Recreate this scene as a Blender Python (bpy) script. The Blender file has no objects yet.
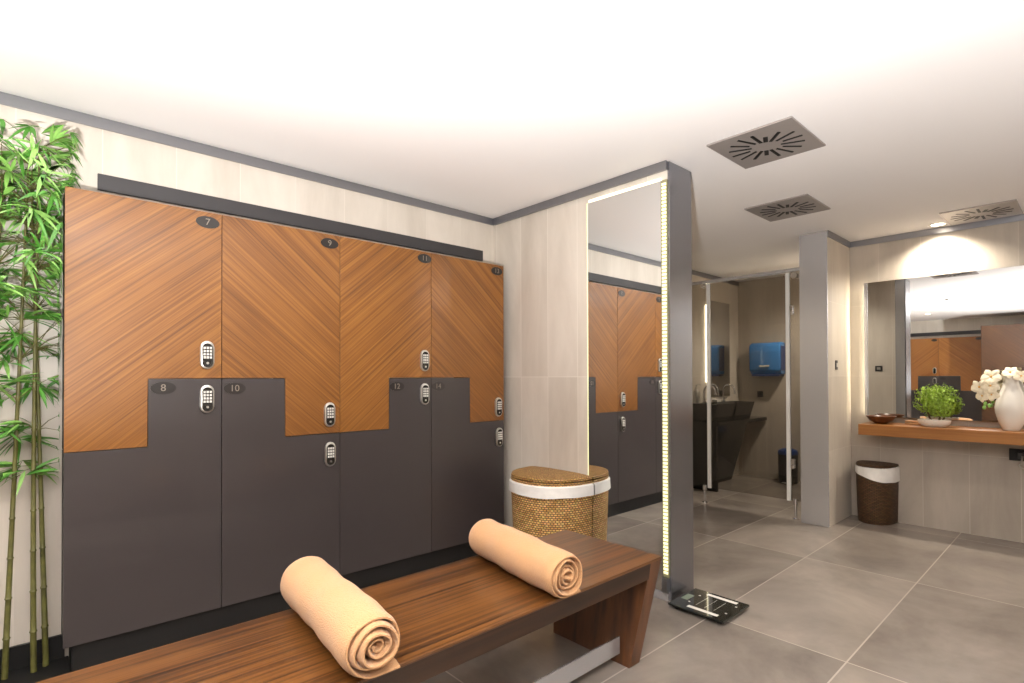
import bpy, bmesh, math, random
from mathutils import Vector, Matrix
random.seed(7)
D = bpy.data
SC = bpy.context.scene
COL = SC.collection
PI = math.pi

# ------------------------------------------------------------------ materials
def lin(c):
    return tuple(((v/255)/12.92 if v/255 <= .04045 else ((v/255+.055)/1.055)**2.4) for v in c)+(1,)

def new_mat(name):
    m = D.materials.new(name); m.use_nodes = True
    nt = m.node_tree
    return m, nt, nt.nodes['Principled BSDF']

def pset(b, **k):
    names = {'color': 'Base Color', 'rough': 'Roughness', 'metal': 'Metallic', 'coat': 'Coat Weight', 'coat_rough': 'Coat Roughness',
             'spec': 'Specular IOR Level', 'trans': 'Transmission Weight', 'sheen': 'Sheen Weight', 'sss': 'Subsurface Weight',
             'ecol': 'Emission Color', 'estr': 'Emission Strength', 'alpha': 'Alpha', 'ior': 'IOR'}
    for a, v in k.items(): b.inputs[names[a]].default_value = v

def plain(name, rgb, rough=.5, noise=0.0, nscale=30, bump=0.0, **k):
    m, nt, b = new_mat(name)
    pset(b, color=lin(rgb), rough=rough, **k)
    if noise or bump:
        tc = nt.nodes.new('ShaderNodeTexCoord'); n = nt.nodes.new('ShaderNodeTexNoise')
        n.inputs['Scale'].default_value = nscale; n.inputs['Detail'].default_value = 5
        nt.links.new(tc.outputs['Object'], n.inputs['Vector'])
        if noise:
            r = nt.nodes.new('ShaderNodeValToRGB')
            c = lin(rgb)
            r.color_ramp.elements[0].position = .3; r.color_ramp.elements[1].position = .7
            r.color_ramp.elements[0].color = tuple(x*(1-noise) for x in c[:3])+(1,)
            r.color_ramp.elements[1].color = tuple(min(1, x*(1+noise)) for x in c[:3])+(1,)
            nt.links.new(n.outputs['Fac'], r.inputs['Fac']); nt.links.new(r.outputs['Color'], b.inputs['Base Color'])
        if bump:
            bp = nt.nodes.new('ShaderNodeBump'); bp.inputs['Strength'].default_value = bump; bp.inputs['Distance'].default_value = .01
            nt.links.new(n.outputs['Fac'], bp.inputs['Height']); nt.links.new(bp.outputs['Normal'], b.inputs['Normal'])
    return m

def emit(name, rgb, strength):
    m, nt, b = new_mat(name)
    pset(b, color=lin(rgb), ecol=lin(rgb), estr=strength)
    return m

def wood(name, axis, angle, dark, mid, light, coat=.2, rough=.38, across=85, coat_rough=.06, along=.6, ramp=(.62, .88, 1.12)):
    """streaky veneer: grain direction in the plane given by axis ('XZ','YZ','XY'), turned by angle"""
    m, nt, b = new_mat(name)
    N, L = nt.nodes.new, nt.links.new
    tc = N('ShaderNodeTexCoord'); mp = N('ShaderNodeMapping'); sc = N('ShaderNodeMapping')
    rot = {'XZ': (0, angle, 0), 'YZ': (-angle, 0, 0), 'XY': (0, 0, -angle)}[axis]
    mp.inputs['Rotation'].default_value = rot
    base = {'XZ': (along, across, across), 'YZ': (across, along, across), 'XY': (along, across, across)}[axis]
    sc.inputs['Scale'].default_value = base
    L(tc.outputs['Object'], mp.inputs['Vector']); L(mp.outputs['Vector'], sc.inputs['Vector'])
    n1 = N('ShaderNodeTexNoise'); n1.inputs['Scale'].default_value = 1; n1.inputs['Detail'].default_value = 4; n1.inputs['Roughness'].default_value = .6
    L(sc.outputs['Vector'], n1.inputs['Vector'])
    n2 = N('ShaderNodeTexNoise'); n2.inputs['Scale'].default_value = 2.6; n2.inputs['Detail'].default_value = 3
    L(sc.outputs['Vector'], n2.inputs['Vector'])
    n3 = N('ShaderNodeTexNoise'); n3.inputs['Scale'].default_value = 2.2; n3.inputs['Detail'].default_value = 2
    L(mp.outputs['Vector'], n3.inputs['Vector'])
    mx = N('ShaderNodeMath'); mx.operation = 'MULTIPLY_ADD'; mx.inputs[1].default_value = .55
    L(n2.outputs['Fac'], mx.inputs[0]); L(n1.outputs['Fac'], mx.inputs[2])
    m2 = N('ShaderNodeMath'); m2.operation = 'MULTIPLY_ADD'; m2.inputs[1].default_value = .35
    L(n3.outputs['Fac'], m2.inputs[0]); L(mx.outputs[0], m2.inputs[2])
    r = N('ShaderNodeValToRGB'); e = r.color_ramp.elements
    S_ = 1/1.3; e[0].position = ramp[0]*S_; e[0].color = lin(dark); e[1].position = ramp[2]*S_; e[1].color = lin(light)
    x = e.new(ramp[1]*S_); x.color = lin(mid); m3 = N('ShaderNodeMath'); m3.operation = 'MULTIPLY'; m3.inputs[1].default_value = S_; L(m2.outputs[0], m3.inputs[0])
    L(m3.outputs[0], r.inputs['Fac']); L(r.outputs['Color'], b.inputs['Base Color'])
    pset(b, rough=rough, coat=coat, coat_rough=coat_rough)
    return m

def tile_mat(name, axes, w, h, c1, c2, joint, rough, mortar=.0025, off=(0, 0), vein=True, bump=.03, spec=.5):
    m, nt, b = new_mat(name)
    N, L = nt.nodes.new, nt.links.new
    g = N('ShaderNodeNewGeometry'); sp = N('ShaderNodeSeparateXYZ'); cb = N('ShaderNodeCombineXYZ')
    L(g.outputs['Position'], sp.inputs[0])
    for k, a in enumerate(axes):
        ad = N('ShaderNodeMath'); ad.operation = 'ADD'; ad.inputs[1].default_value = off[k]
        L(sp.outputs[a], ad.inputs[0]); L(ad.outputs[0], cb.inputs[k])
    br = N('ShaderNodeTexBrick'); br.offset = 0; br.squash = 1
    br.inputs['Scale'].default_value = 1; br.inputs['Brick Width'].default_value = w; br.inputs['Row Height'].default_value = h
    br.inputs['Mortar Size'].default_value = mortar; br.inputs['Mortar Smooth'].default_value = .3; br.inputs['Bias'].default_value = 0
    br.inputs['Color1'].default_value = (.2, .2, .2, 1); br.inputs['Color2'].default_value = (.8, .8, .8, 1); br.inputs['Mortar'].default_value = (.5, .5, .5, 1)
    L(cb.outputs[0], br.inputs['Vector'])
    n = N('ShaderNodeTexNoise'); n.inputs['Scale'].default_value = 1.6; n.inputs['Detail'].default_value = 8; n.inputs['Roughness'].default_value = .62
    n.inputs['Distortion'].default_value = .4
    if vein:
        mp = N('ShaderNodeMapping'); mp.inputs['Scale'].default_value = (2.4, 2.4, .55); L(g.outputs['Position'], mp.inputs['Vector']); L(mp.outputs['Vector'], n.inputs['Vector'])
    else:
        L(g.outputs['Position'], n.inputs['Vector'])
    mixf = N('ShaderNodeMath'); mixf.operation = 'MULTIPLY_ADD'; mixf.inputs[1].default_value = .35
    L(br.outputs['Color'], mixf.inputs[0]); L(n.outputs['Fac'], mixf.inputs[2])
    r = N('ShaderNodeValToRGB'); e = r.color_ramp.elements
    e[0].position = .42; e[0].color = lin(c1); e[1].position = .95; e[1].color = lin(c2)
    L(mixf.outputs[0], r.inputs['Fac'])
    mj = N('ShaderNodeMixRGB'); mj.inputs['Color2'].default_value = lin(joint)
    L(br.outputs['Fac'], mj.inputs['Fac']); L(r.outputs['Color'], mj.inputs['Color1']); L(mj.outputs['Color'], b.inputs['Base Color'])
    rr = N('ShaderNodeMapRange'); rr.inputs['To Min'].default_value = rough*.85; rr.inputs['To Max'].default_value = rough*1.2
    L(n.outputs['Fac'], rr.inputs['Value']); L(rr.outputs[0], b.inputs['Roughness'])
    bp = N('ShaderNodeBump'); bp.inputs['Strength'].default_value = bump; bp.inputs['Distance'].default_value = .002; bp.invert = True
    L(br.outputs['Fac'], bp.inputs['Height']); L(bp.outputs['Normal'], b.inputs['Normal'])
    pset(b, spec=spec)
    return m

def wicker(name, dark, mid, light, su, sv):
    m, nt, b = new_mat(name)
    N, L = nt.nodes.new, nt.links.new
    uv = N('ShaderNodeUVMap')
    br = N('ShaderNodeTexBrick'); br.offset = .5
    br.inputs['Scale'].default_value = 1; br.inputs['Brick Width'].default_value = su; br.inputs['Row Height'].default_value = sv
    br.inputs['Mortar Size'].default_value = sv*.26; br.inputs['Mortar Smooth'].default_value = 1.0
    br.inputs['Color1'].default_value = lin(mid); br.inputs['Color2'].default_value = lin(light); br.inputs['Mortar'].default_value = lin(dark)
    L(uv.outputs[0], br.inputs['Vector'])
    n = N('ShaderNodeTexNoise'); n.inputs['Scale'].default_value = 60; n.inputs['Detail'].default_value = 4; L(uv.outputs[0], n.inputs['Vector'])
    mx = N('ShaderNodeMixRGB'); mx.blend_type = 'MULTIPLY'; mx.inputs['Fac'].default_value = .55
    L(br.outputs['Color'], mx.inputs['Color1']); L(n.outputs['Color'], mx.inputs['Color2'])
    hsv = N('ShaderNodeHueSaturation'); hsv.inputs['Value'].default_value = 1.5; L(mx.outputs[0], hsv.inputs['Color'])
    L(hsv.outputs[0], b.inputs['Base Color'])
    bp = N('ShaderNodeBump'); bp.invert = True; bp.inputs['Strength'].default_value = 1; bp.inputs['Distance'].default_value = .008
    L(br.outputs['Fac'], bp.inputs['Height']); L(bp.outputs['Normal'], b.inputs['Normal'])
    pset(b, rough=.6)
    return m

def tinted_glass(name, tint, refl=.06):
    m = D.materials.new(name); m.use_nodes = True
    nt = m.node_tree; nt.nodes.remove(nt.nodes['Principled BSDF'])
    N, L = nt.nodes.new, nt.links.new
    t = N('ShaderNodeBsdfTransparent'); t.inputs['Color'].default_value = tint
    g = N('ShaderNodeBsdfGlossy'); g.inputs['Roughness'].default_value = .01
    f = N('ShaderNodeFresnel'); f.inputs['IOR'].default_value = 1.45
    mx = N('ShaderNodeMixShader'); L(f.outputs[0], mx.inputs['Fac']); L(t.outputs[0], mx.inputs[1]); L(g.outputs[0], mx.inputs[2])
    L(mx.outputs[0], nt.nodes['Material Output'].inputs['Surface'])
    return m

def mirror_mat():
    m, nt, b = new_mat('mirror silver'); pset(b, color=(.86, .87, .86, 1), metal=1, rough=0.0)
    return m

M = {}
M['ceiling'] = plain('ceiling paint', (244, 241, 240), .8)
M['wallA'] = tile_mat('beige wall tile along', 'XZ', .30, 1.26, (192, 183, 171), (222, 214, 203), (216, 208, 197), .38, off=(.02, 0))
M['wallB'] = tile_mat('beige wall tile across', 'YZ', .27, 1.26, (194, 184, 171), (226, 218, 207), (230, 223, 213), .38, off=(.385, 0))
M['wallC'] = tile_mat('greige wall tile', 'YZ', .30, .63, (160, 150, 138), (194, 184, 171), (188, 179, 167), .42, off=(.19, 0))
M['wallS'] = tile_mat('greige pier tile', 'XZ', .30, .63, (176, 166, 154), (210, 201, 188), (206, 197, 185), .42)
M['floor'] = tile_mat('grey stone floor tile', 'XY', 1.34, .63, (108, 100, 93), (158, 148, 138), (172, 162, 151), .24, mortar=.004, off=(-.01+1.34*4, -.135+.63*6), vein=False, spec=.45)
M['steel'] = plain('brushed steel', (206, 207, 211), .27, metal=.72)
M['steel_dark'] = plain('dark brushed steel', (150, 151, 157), .25, metal=.92)
M['steel_trim'] = plain('satin steel trim', (150, 151, 156), .35, metal=1)
M['chrome'] = plain('chrome', (225, 225, 228), .08, metal=1)
M['nickel'] = plain('satin nickel', (200, 198, 192), .3, metal=.9)
M['wood_up'] = wood('teak veneer rising grain', 'XZ', math.radians(41), (74, 41, 13), (127, 79, 29), (153, 102, 44))
M['wood_down'] = wood('teak veneer falling grain', 'XZ', math.radians(-41), (69, 38, 12), (119, 73, 26), (145, 95, 40))
M['wood_cab'] = wood('dark cabinet veneer', 'YZ', math.radians(41), (40, 24, 12), (66, 41, 22), (84, 54, 30))
M['wood_up_y'] = wood('teak veneer rising grain side', 'YZ', math.radians(41), (104, 62, 28), (150, 94, 42), (176, 118, 58))
M['wood_down_y'] = wood('teak veneer falling grain side', 'YZ', math.radians(-41), (104, 62, 28), (150, 94, 42), (176, 118, 58))
M['wood_bench'] = wood('zebra wood bench veneer', 'XY', 0, (28, 16, 7), (72, 43, 19), (104, 66, 31), coat=.25, rough=.3, across=52, coat_rough=.12, along=.5, ramp=(.70, .87, 1.02))
M['wood_bench_dark'] = wood('dark bench veneer', 'XZ', 0, (26, 14, 7), (46, 27, 14), (62, 38, 21), coat=.2, rough=.35, across=17, coat_rough=.15)
M['wood_leg'] = wood('bench leg veneer', 'YZ', PI/2, (44, 23, 11), (78, 45, 22), (102, 62, 32), coat=.2, rough=.35, across=14, coat_rough=.15)
M['wood_shelf'] = wood('oak shelf veneer', 'YZ', 0, (98, 58, 22), (140, 88, 38), (164, 110, 54), coat=.15, rough=.4, across=20, coat_rough=.2)
M['grey_door'] = plain('charcoal lacquer', (56, 50, 50), .42, noise=.05, nscale=3, coat=.3, coat_rough=.06)
M['dark'] = plain('charcoal panel', (56, 54, 56), .45)
M['black'] = plain('matt black', (10, 9, 9), .55)
M['black_gloss'] = plain('black gloss stone', (16, 15, 16), .12, noise=.3, nscale=12)
M['plate'] = plain('dark bronze plate', (36, 31, 28), .35)
M['plate_wood'] = plain('black badge', (34, 29, 26), .3)
M['numeral'] = plain('engraved numeral', (128, 119, 108), .4)
M['keypad'] = plain('keypad black', (28, 26, 24), .25)
M['key'] = plain('keypad keys', (214, 212, 206), .4)
M['towel'] = plain('peach terry', (190, 145, 101), .95, noise=.08, nscale=260, bump=.5, sheen=.2)
M['mirror'] = mirror_mat()
M['glass'] = tinted_glass('smoky glass', (.76, .745, .72, 1))
M['seal'] = plain('frosted seal strip', (222, 222, 220), .35)
M['wick'] = wicker('seagrass weave', (36, 19, 7), (190, 140, 78), (236, 190, 124), .020, .0135)
M['wick_lid'] = wicker('seagrass weave lid', (56, 32, 12), (186, 138, 76), (226, 180, 112), .020, .0135)
M['wick_dark'] = wicker('brown rattan weave', (22, 13, 6), (78, 54, 30), (104, 74, 44), .030, .0115)
M['linen'] = plain('white linen', (238, 236, 232), .85, noise=.04, nscale=25, bump=.35)
M['white'] = plain('white ceramic', (238, 234, 226), .25)
M['petal'] = plain('orchid petal', (250, 240, 214), .6, sss=.0)
M['petal_c'] = plain('orchid throat', (226, 176, 84), .6)
M['leaf'] = plain('bamboo leaf', (76, 134, 48), .5, noise=.45, nscale=7)
M['leaf_light'] = plain('lit bamboo leaf', (126, 172, 84), .5, noise=.35, nscale=9)  # paler copy for the upper leaves, light from above put into the colour
M['cane'] = plain('bamboo cane', (92, 90, 46), .45, noise=.35, nscale=18)
M['bonsai'] = plain('bonsai leaf', (150, 180, 62), .55, noise=.4, nscale=40)
M['bark'] = plain('bonsai bark', (96, 74, 52), .8)
M['blue'] = plain('translucent blue plastic', (58, 128, 198), .16, coat=.5, coat_rough=.05)
M['blue_d'] = plain('dark blue plastic', (26, 56, 112), .3)
M['bowl'] = plain('dark turned wood', (92, 54, 28), .35, noise=.3, nscale=18)
M['led'] = emit('led diodes', (246, 243, 196), .95)
M['led_soft'] = emit('led glow strip', (255, 246, 214), 4.0)
M['led_edge'] = emit('mirror edge glow', (235, 236, 190), .9)
M['led_back'] = emit('mirror back light', (255, 244, 214), 25)
M['led_top'] = emit('mirror top glow', (255, 248, 220), 1.1)
M['lamp'] = emit('downlight lens', (255, 240, 214), 14)
M['led_channel'] = plain('aluminium channel', (150, 146, 112), .5)
M['scale_glass'] = plain('black scale glass', (22, 26, 24), .05, coat=.6, coat_rough=.02)
M['lcd'] = plain('scale display', (120, 132, 116), .2)
M['pebble'] = plain('pale pebbles', (226, 220, 208), .6, noise=.2, nscale=60)
M['soil'] = plain('soil', (50, 38, 28), .9)

# ------------------------------------------------------------------ geometry helpers
ORG = {}
class MB:
    def __init__(s): s.bm = bmesh.new(); s.uv = None
    def box(s, x0, x1, y0, y1, z0, z1, bev=0, mtx=None, mi=0):
        vs = [s.bm.verts.new(Vector(p)) for p in ((x0,y0,z0),(x1,y0,z0),(x1,y1,z0),(x0,y1,z0),(x0,y0,z1),(x1,y0,z1),(x1,y1,z1),(x0,y1,z1))]
        fs = [s.bm.faces.new([vs[i] for i in q]) for q in ((3,2,1,0),(4,5,6,7),(0,1,5,4),(1,2,6,5),(2,3,7,6),(3,0,4,7))]
        for f in fs: f.material_index = mi
        if bev:
            es = list({e for f in fs for e in f.edges})
            r = bmesh.ops.bevel(s.bm, geom=es, offset=bev, segments=2, affect='EDGES', profile=.5)
            vs = list({v for f in r['faces'] for v in f.verts} | {v for v in vs if v.is_valid})
        if mtx is not None:
            for v in vs: v.co = mtx @ v.co
        return vs
    def prism(s, poly, axis, a, b, bev=0):
        """poly in the plane normal to axis, between a and b"""
        def P(p, t):
            return {'X': Vector((t, p[0], p[1])), 'Y': Vector((p[0], t, p[1])), 'Z': Vector((p[0], p[1], t))}[axis]
        A = [s.bm.verts.new(P(p, a)) for p in poly]; B = [s.bm.verts.new(P(p, b)) for p in poly]
        n = len(poly); fs = [s.bm.faces.new(A), s.bm.faces.new(B[::-1])]
        for i in range(n): fs.append(s.bm.faces.new([A[(i+1) % n], A[i], B[i], B[(i+1) % n]]))
        if bev:
            es = list({e for f in fs for e in f.edges})
            bmesh.ops.bevel(s.bm, geom=es, offset=bev, segments=2, affect='EDGES', profile=.5)
    def tube(s, pts, r, n=10, cap=True):
        pts = [Vector(p) for p in pts]
        rs = r if isinstance(r, (list, tuple)) else [r]*len(pts)
        rings = []; ref = None
        for i, p in enumerate(pts):
            t = (pts[min(i+1, len(pts)-1)]-pts[max(i-1, 0)]).normalized()
            if ref is None:
                ref = Vector((0, 0, 1)) if abs(t.z) < .9 else Vector((1, 0, 0))
            u = t.cross(ref).normalized(); w = u.cross(t).normalized(); ref = w
            rings.append([s.bm.verts.new(p+(u*math.cos(2*PI*k/n)+w*math.sin(2*PI*k/n))*rs[i]) for k in range(n)])
        for a, b in zip(rings, rings[1:]):
            for k in range(n): s.bm.faces.new((a[k], a[(k+1) % n], b[(k+1) % n], b[k]))
        if cap:
            s.bm.faces.new(rings[0][::-1]); s.bm.faces.new(rings[-1])
    def lathe(s, prof, c, n=32, closed=True, shape=None, uvs=None):
        """prof: (r, z) list; shape(a)->(x,y) unit outline"""
        cx, cy, cz = c; rings = []
        sh = shape or (lambda a: (math.cos(a), math.sin(a)))
        for r, z in prof:
            ring = []
            for k in range(n):
                a = 2*PI*k/n; x, y = sh(a)
                ring.append(s.bm.verts.new((cx+x*r, cy+y*r, cz+z)))
            rings.append(ring)
        if uvs and s.uv is None: s.uv = s.bm.loops.layers.uv.new('UVMap')
        if uvs:
            L = [0]
            for k in range(n):
                L.append(L[-1]+(rings[0][(k+1) % n].co-rings[0][k].co).length)
            V = [0]
            for i in range(len(prof)-1): V.append(V[-1]+math.hypot(prof[i+1][0]-prof[i][0], prof[i+1][1]-prof[i][1])*(uvs if uvs is not True else 1))
        for i, (a, b) in enumerate(zip(rings, rings[1:])):
            for k in range(n):
                f = s.bm.faces.new((a[k], a[(k+1) % n], b[(k+1) % n], b[k]))
                if uvs:
                    for l, (uu, vv) in zip(f.loops, ((L[k], V[i]), (L[k+1], V[i]), (L[k+1], V[i+1]), (L[k], V[i+1]))): l[s.uv].uv = (uu, vv)
        if closed:
            for ring, fl in ((rings[0], True), (rings[-1], False)):
                f = s.bm.faces.new(ring[::-1] if fl else ring)
                if uvs:
                    for l in f.loops: l[s.uv].uv = (l.vert.co.x, l.vert.co.y)
        return rings
    def ball(s, c, r, sub=2, sx=1, sy=1, sz=1):
        r_ = bmesh.ops.create_icosphere(s.bm, subdivisions=sub, radius=r)
        for v in r_['verts']: v.co = Vector((v.co.x*sx, v.co.y*sy, v.co.z*sz))+Vector(c)
        return r_['verts']
    def quadstrip(s, L, R, mi=0):
        a = [s.bm.verts.new(p) for p in L]; b = [s.bm.verts.new(p) for p in R]
        for i in range(len(a)-1):
            f = s.bm.faces.new((a[i], b[i], b[i+1], a[i+1])); f.material_index = mi
    def build(s, name, mats, parent=None, smooth=False, fix=True):
        if fix: bmesh.ops.recalc_face_normals(s.bm, faces=s.bm.faces)
        me = D.meshes.new(name)
        if parent is not None:
            s.bm.transform(Matrix.Translation(-ORG[parent]))
        s.bm.to_mesh(me); s.bm.free()
        for m in (mats if isinstance(mats, (list, tuple)) else [mats]): me.materials.append(m)
        if smooth:
            for p in me.polygons: p.use_smooth = True
        o = D.objects.new(name, me); COL.objects.link(o)
        if parent is not None:
            o.parent = parent; ORG[o] = ORG[parent]
        else: ORG[o] = Vector((0, 0, 0))
        if smooth:
            try: me.set_sharp_from_angle(angle=math.radians(40))
            except Exception: pass
        return o

def tag(o, label, cat, group=None, kind=None):
    o['label'] = label; o['category'] = cat
    if group: o['group'] = group
    if kind: o['kind'] = kind
    return o

def thing(name, loc, label, cat, group=None):
    o = D.objects.new(name, None); COL.objects.link(o); o.location = loc; o.empty_display_size = .05
    ORG[o] = Vector(loc)
    return tag(o, label, cat, group)

def structure(name, m, mat, label=None, cat=None):
    o = m.build(name, mat); o['kind'] = 'structure'
    o['label'] = label or name.replace('_', ' '); o['category'] = cat or name.split('_')[0]
    return o

def copy_tree(o, parent=None):
    c = o.copy(); COL.objects.link(c)
    if parent is not None: c.parent = parent
    for ch in list(o.children): copy_tree(ch, c)
    return c

def text_mesh(m, txt, size, place, thick=.0008):
    """adds the characters as mesh; place(x, y, depth)->Vector"""
    cu = D.curves.new('txt', 'FONT'); cu.body = txt; cu.size = size; cu.align_x = 'CENTER'; cu.align_y = 'CENTER'; cu.extrude = thick
    ob = D.objects.new('txt', cu); COL.objects.link(ob)
    dg = bpy.context.evaluated_depsgraph_get(); ev = ob.evaluated_get(dg); me = ev.to_mesh()
    vs = [m.bm.verts.new(place(v.co.x, v.co.y, v.co.z)) for v in me.vertices]
    for p in me.polygons:
        try: m.bm.faces.new([vs[i] for i in p.vertices])
        except ValueError: pass
    ev.to_mesh_clear(); D.objects.remove(ob); D.curves.remove(cu)

# ------------------------------------------------------------------ dimensions
CZ = 2.48            # ceiling
YA = 3.156           # locker wall
XB = 2.70            # face of the mirror partition
YB = 1.63            # free end of the partition
XC = 5.58            # vanity wall
YS0, YS1 = 1.535, 1.745   # pier between vanity and washroom
XP = 4.965           # face of that pier
XW = 6.85            # far wall of washroom
XD = -3.75           # wall behind the camera
YR = -2.6

# ------------------------------------------------------------------ room shell
m = MB(); m.box(XD-.12, XW+.12, YR-.12, YA+.12, -.1, 0); structure('floor', m, M['floor'], 'grey stone tiled floor', 'floor')
m = MB(); m.box(XD-.12, XW+.12, YR-.12, YA+.12, CZ, CZ+.1); structure('ceiling', m, M['ceiling'], 'white ceiling', 'ceiling')
m = MB(); m.box(XD-.12, XW+.12, YA, YA+.12, 0, CZ); structure('wall_back', m, M['wallA'], 'beige tiled wall behind the lockers', 'wall')
m = MB(); m.box(XB, XB+.235, YB+.012, YA, 0, CZ); structure('wall_middle', m, M['wallB'], 'beige tiled partition wall that carries the tall mirror', 'wall')
m = MB(); m.box(XC, XC+.12, YR, YS0, 0, CZ); structure('wall_right', m, M['wallC'], 'greige tiled wall behind the vanity shelf', 'wall')
m = MB(); m.box(XP+.012, XW+.12, YS0, YS1, 0, CZ); structure('wall_pier', m, M['wallS'], 'tiled pier beside the glass screen', 'wall')
m = MB(); m.box(XW, XW+.12, YS1, YA, 0, CZ); structure('wall_washroom', m, M['wallC'], 'tiled far wall of the washroom', 'wall')
m = MB(); m.box(XD-.12, XD, YR, YA, 0, CZ); structure('wall_left', m, M['wallB'], 'tiled wall opposite the vanity', 'wall')
m = MB(); m.box(XD, XC, YR-.12, YR, 0, CZ); structure('wall_front', m, M['wallA'], 'tiled wall behind the camera', 'wall')
# steel end caps of the partition and of the pier
m = MB(); m.box(XB-.004, XB+.237, YB, YB+.012, 0, CZ-.005); structure('trim_1', m, M['steel_dark'], 'steel end cap of the mirror partition', 'trim')
m = MB(); m.box(XP, XP+.012, YS0-.004, YS1+.004, 0, CZ-.005, bev=.002); structure('trim_2', m, M['steel'], 'steel end cap of the pier', 'trim')
m = MB(); m.box(XB+.235, XB+.239, YB+.012, YB+.11, 0, CZ-.005); structure('trim_8', m, M['steel'], 'steel edge strip on the back of the mirror partition', 'trim')
# steel strips under the ceiling
TZ0 = CZ-.05
m = MB(); m.box(XD, XB-.012, YA-.012, YA, TZ0, CZ); structure('trim_3', m, M['steel_trim'], 'steel strip on top of the locker wall', 'trim')
m = MB(); m.box(XB-.021, XB, YB+.012, YA-.012, TZ0, CZ); structure('trim_4', m, M['steel_trim'], 'steel strip on top of the partition', 'trim')
m = MB(); m.box(XC-.012, XC, YR, YS0-.012, TZ0, CZ); structure('trim_5', m, M['steel_trim'], 'steel strip on top of the vanity wall', 'trim')
m = MB(); m.box(XP+.014, XC, YS0-.012, YS0, TZ0, CZ); structure('trim_6', m, M['steel_trim'], 'steel strip on top of the pier', 'trim')
m = MB(); m.box(XB+.237, XW, YA-.012, YA, TZ0, CZ); structure('trim_7', m, M['steel_trim'], 'steel strip on the washroom wall', 'trim')
# black skirting left of lockers
m = MB(); m.box(XD, .15, YA-.016, YA, 0, .112); structure('baseboard_back', m, M['black'], 'black skirting left of the lockers', 'baseboard')
m = MB(); m.box(XB-.022, XB-.0005, YB+.012, 2.20, 0, .045, bev=.002); structure('baseboard_middle', m, M['steel'], 'steel skirting under the tall mirror', 'baseboard')

# ------------------------------------------------------------------ lockers
YL = 2.956
def shape_upper(x0, x1, xs, left_low, za, zb, z1):
    return [(x0, za), (xs, za), (xs, zb), (x1, zb), (x1, z1), (x0, z1)] if left_low else [(x0, zb), (xs, zb), (xs, za), (x1, za), (x1, z1), (x0, z1)]
def shape_lower(x0, x1, xs, left_low, za, zb, z0):
    return [(x0, z0), (x1, z0), (x1, zb), (xs, zb), (xs, za), (x0, za)] if left_low else [(x0, z0), (x1, z0), (x1, za), (xs, za), (xs, zb), (x0, zb)]
def capsule(cx, cz, w, h, n=12):
    r = w/2; pts = []
    for k in range(n+1): a = PI*k/n; pts.append((cx+r*math.cos(a), cz+h/2-r+r*math.sin(a)))
    for k in range(n+1): a = PI+PI*k/n; pts.append((cx+r*math.cos(a), cz-h/2+r+r*math.sin(a)))
    return pts
def ellipse(cx, cz, a, b, n=32):
    return [(cx+a*math.cos(2*PI*k/n), cz+b*math.sin(2*PI*k/n)) for k in range(n)]

def fit_lock(root, cx, cz, place_axis='Y', face=YL, sgn=-1, simple=False):
    """rounded keypad lock; sgn: direction of the door's outward normal along the axis"""
    m = MB(); m.prism(capsule(cx, cz, .060, .138), place_axis, face, face+sgn*.016, bev=.004)
    lk = m.build('keypad_lock', M['nickel'], root, smooth=True); lk['label'] = 'satin silver keypad lock'
    m = MB(); m.prism(capsule(cx, cz-.002, .046, .118), place_axis, face+sgn*.0161, face+sgn*.019)
    m.build('keypad_face', M['keypad'], lk)
    if not simple:
        m = MB()
        for r in range(4):
            for c in range(3):
                kx, kz = cx+(c-1)*.0135, cz+.034-r*.0155
                a, b = face+sgn*.019, face+sgn*.0215
                if place_axis == 'Y': m.box(kx-.0048, kx+.0048, min(a, b), max(a, b), kz-.0055, kz+.0055)
                else: m.box(min(a, b), max(a, b), kx-.0048, kx+.0048, kz-.0055, kz+.0055)
        k = m.build('keypad_keys', M['key'], lk)
        m = MB(); m.prism(ellipse(cx, cz-.040, .006, .006, 14), place_axis, face+sgn*.019, face+sgn*.0215)
        m.build('indicator', M['nickel'], lk)

cols = [.134, .740, 1.358, 1.985, 2.620]
ZA, ZB, Z0, Z1 = .943, 1.257, .118, 2.077
steps = [.432, 1.049, 1.675, 2.305]
nums_up = ['7', '9', '11', '13']; nums_lo = ['8', '10', '12', '14']
lock_up = [(.673, 1.372), (1.293, 1.050), (1.929, 1.368), (2.560, 1.043)]
lock_lo = [(.673, 1.157), (1.296, .826), (1.929, 1.152), (2.566, .825)]
num_up = [(.676, 2.025), (1.296, 2.024), (1.934, 2.031), (2.553, 2.030)]
num_lo = [(.492, 1.213), (.799, 1.206), (1.728, 1.203), (2.038, 1.200)]
up_desc = ['first upper wooden locker from the left, beside the bamboo, badge 7', 'second upper wooden locker from the left, grain running down to the right, badge 9',
           'third upper wooden locker from the left, badge 11', 'rightmost upper wooden locker next to the tiled partition, badge 13']
lo_desc = ['first charcoal lower locker from the left, beside the bamboo canes, badge 8', 'second charcoal lower locker from the left, behind the nearer rolled towel, badge 10',
           'third charcoal lower locker from the left, badge 12', 'rightmost charcoal lower locker behind the wicker hamper, badge 14']
def inset(poly, x0, x1, z0, z1, g):
    cx = (x0+x1)/2
    out = []
    n = len(poly)
    for i, p in enumerate(poly):
        a, b = Vector(poly[i-1]), Vector(poly[(i+1) % n]); p = Vector(p)
        d1 = (p-a).normalized(); d2 = (b-p).normalized()
        n1 = Vector((-d1.y, d1.x)); n2 = Vector((-d2.y, d2.x))
        q = p+(n1+n2)*g
        out.append((q.x, q.y))
    return out
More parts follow.
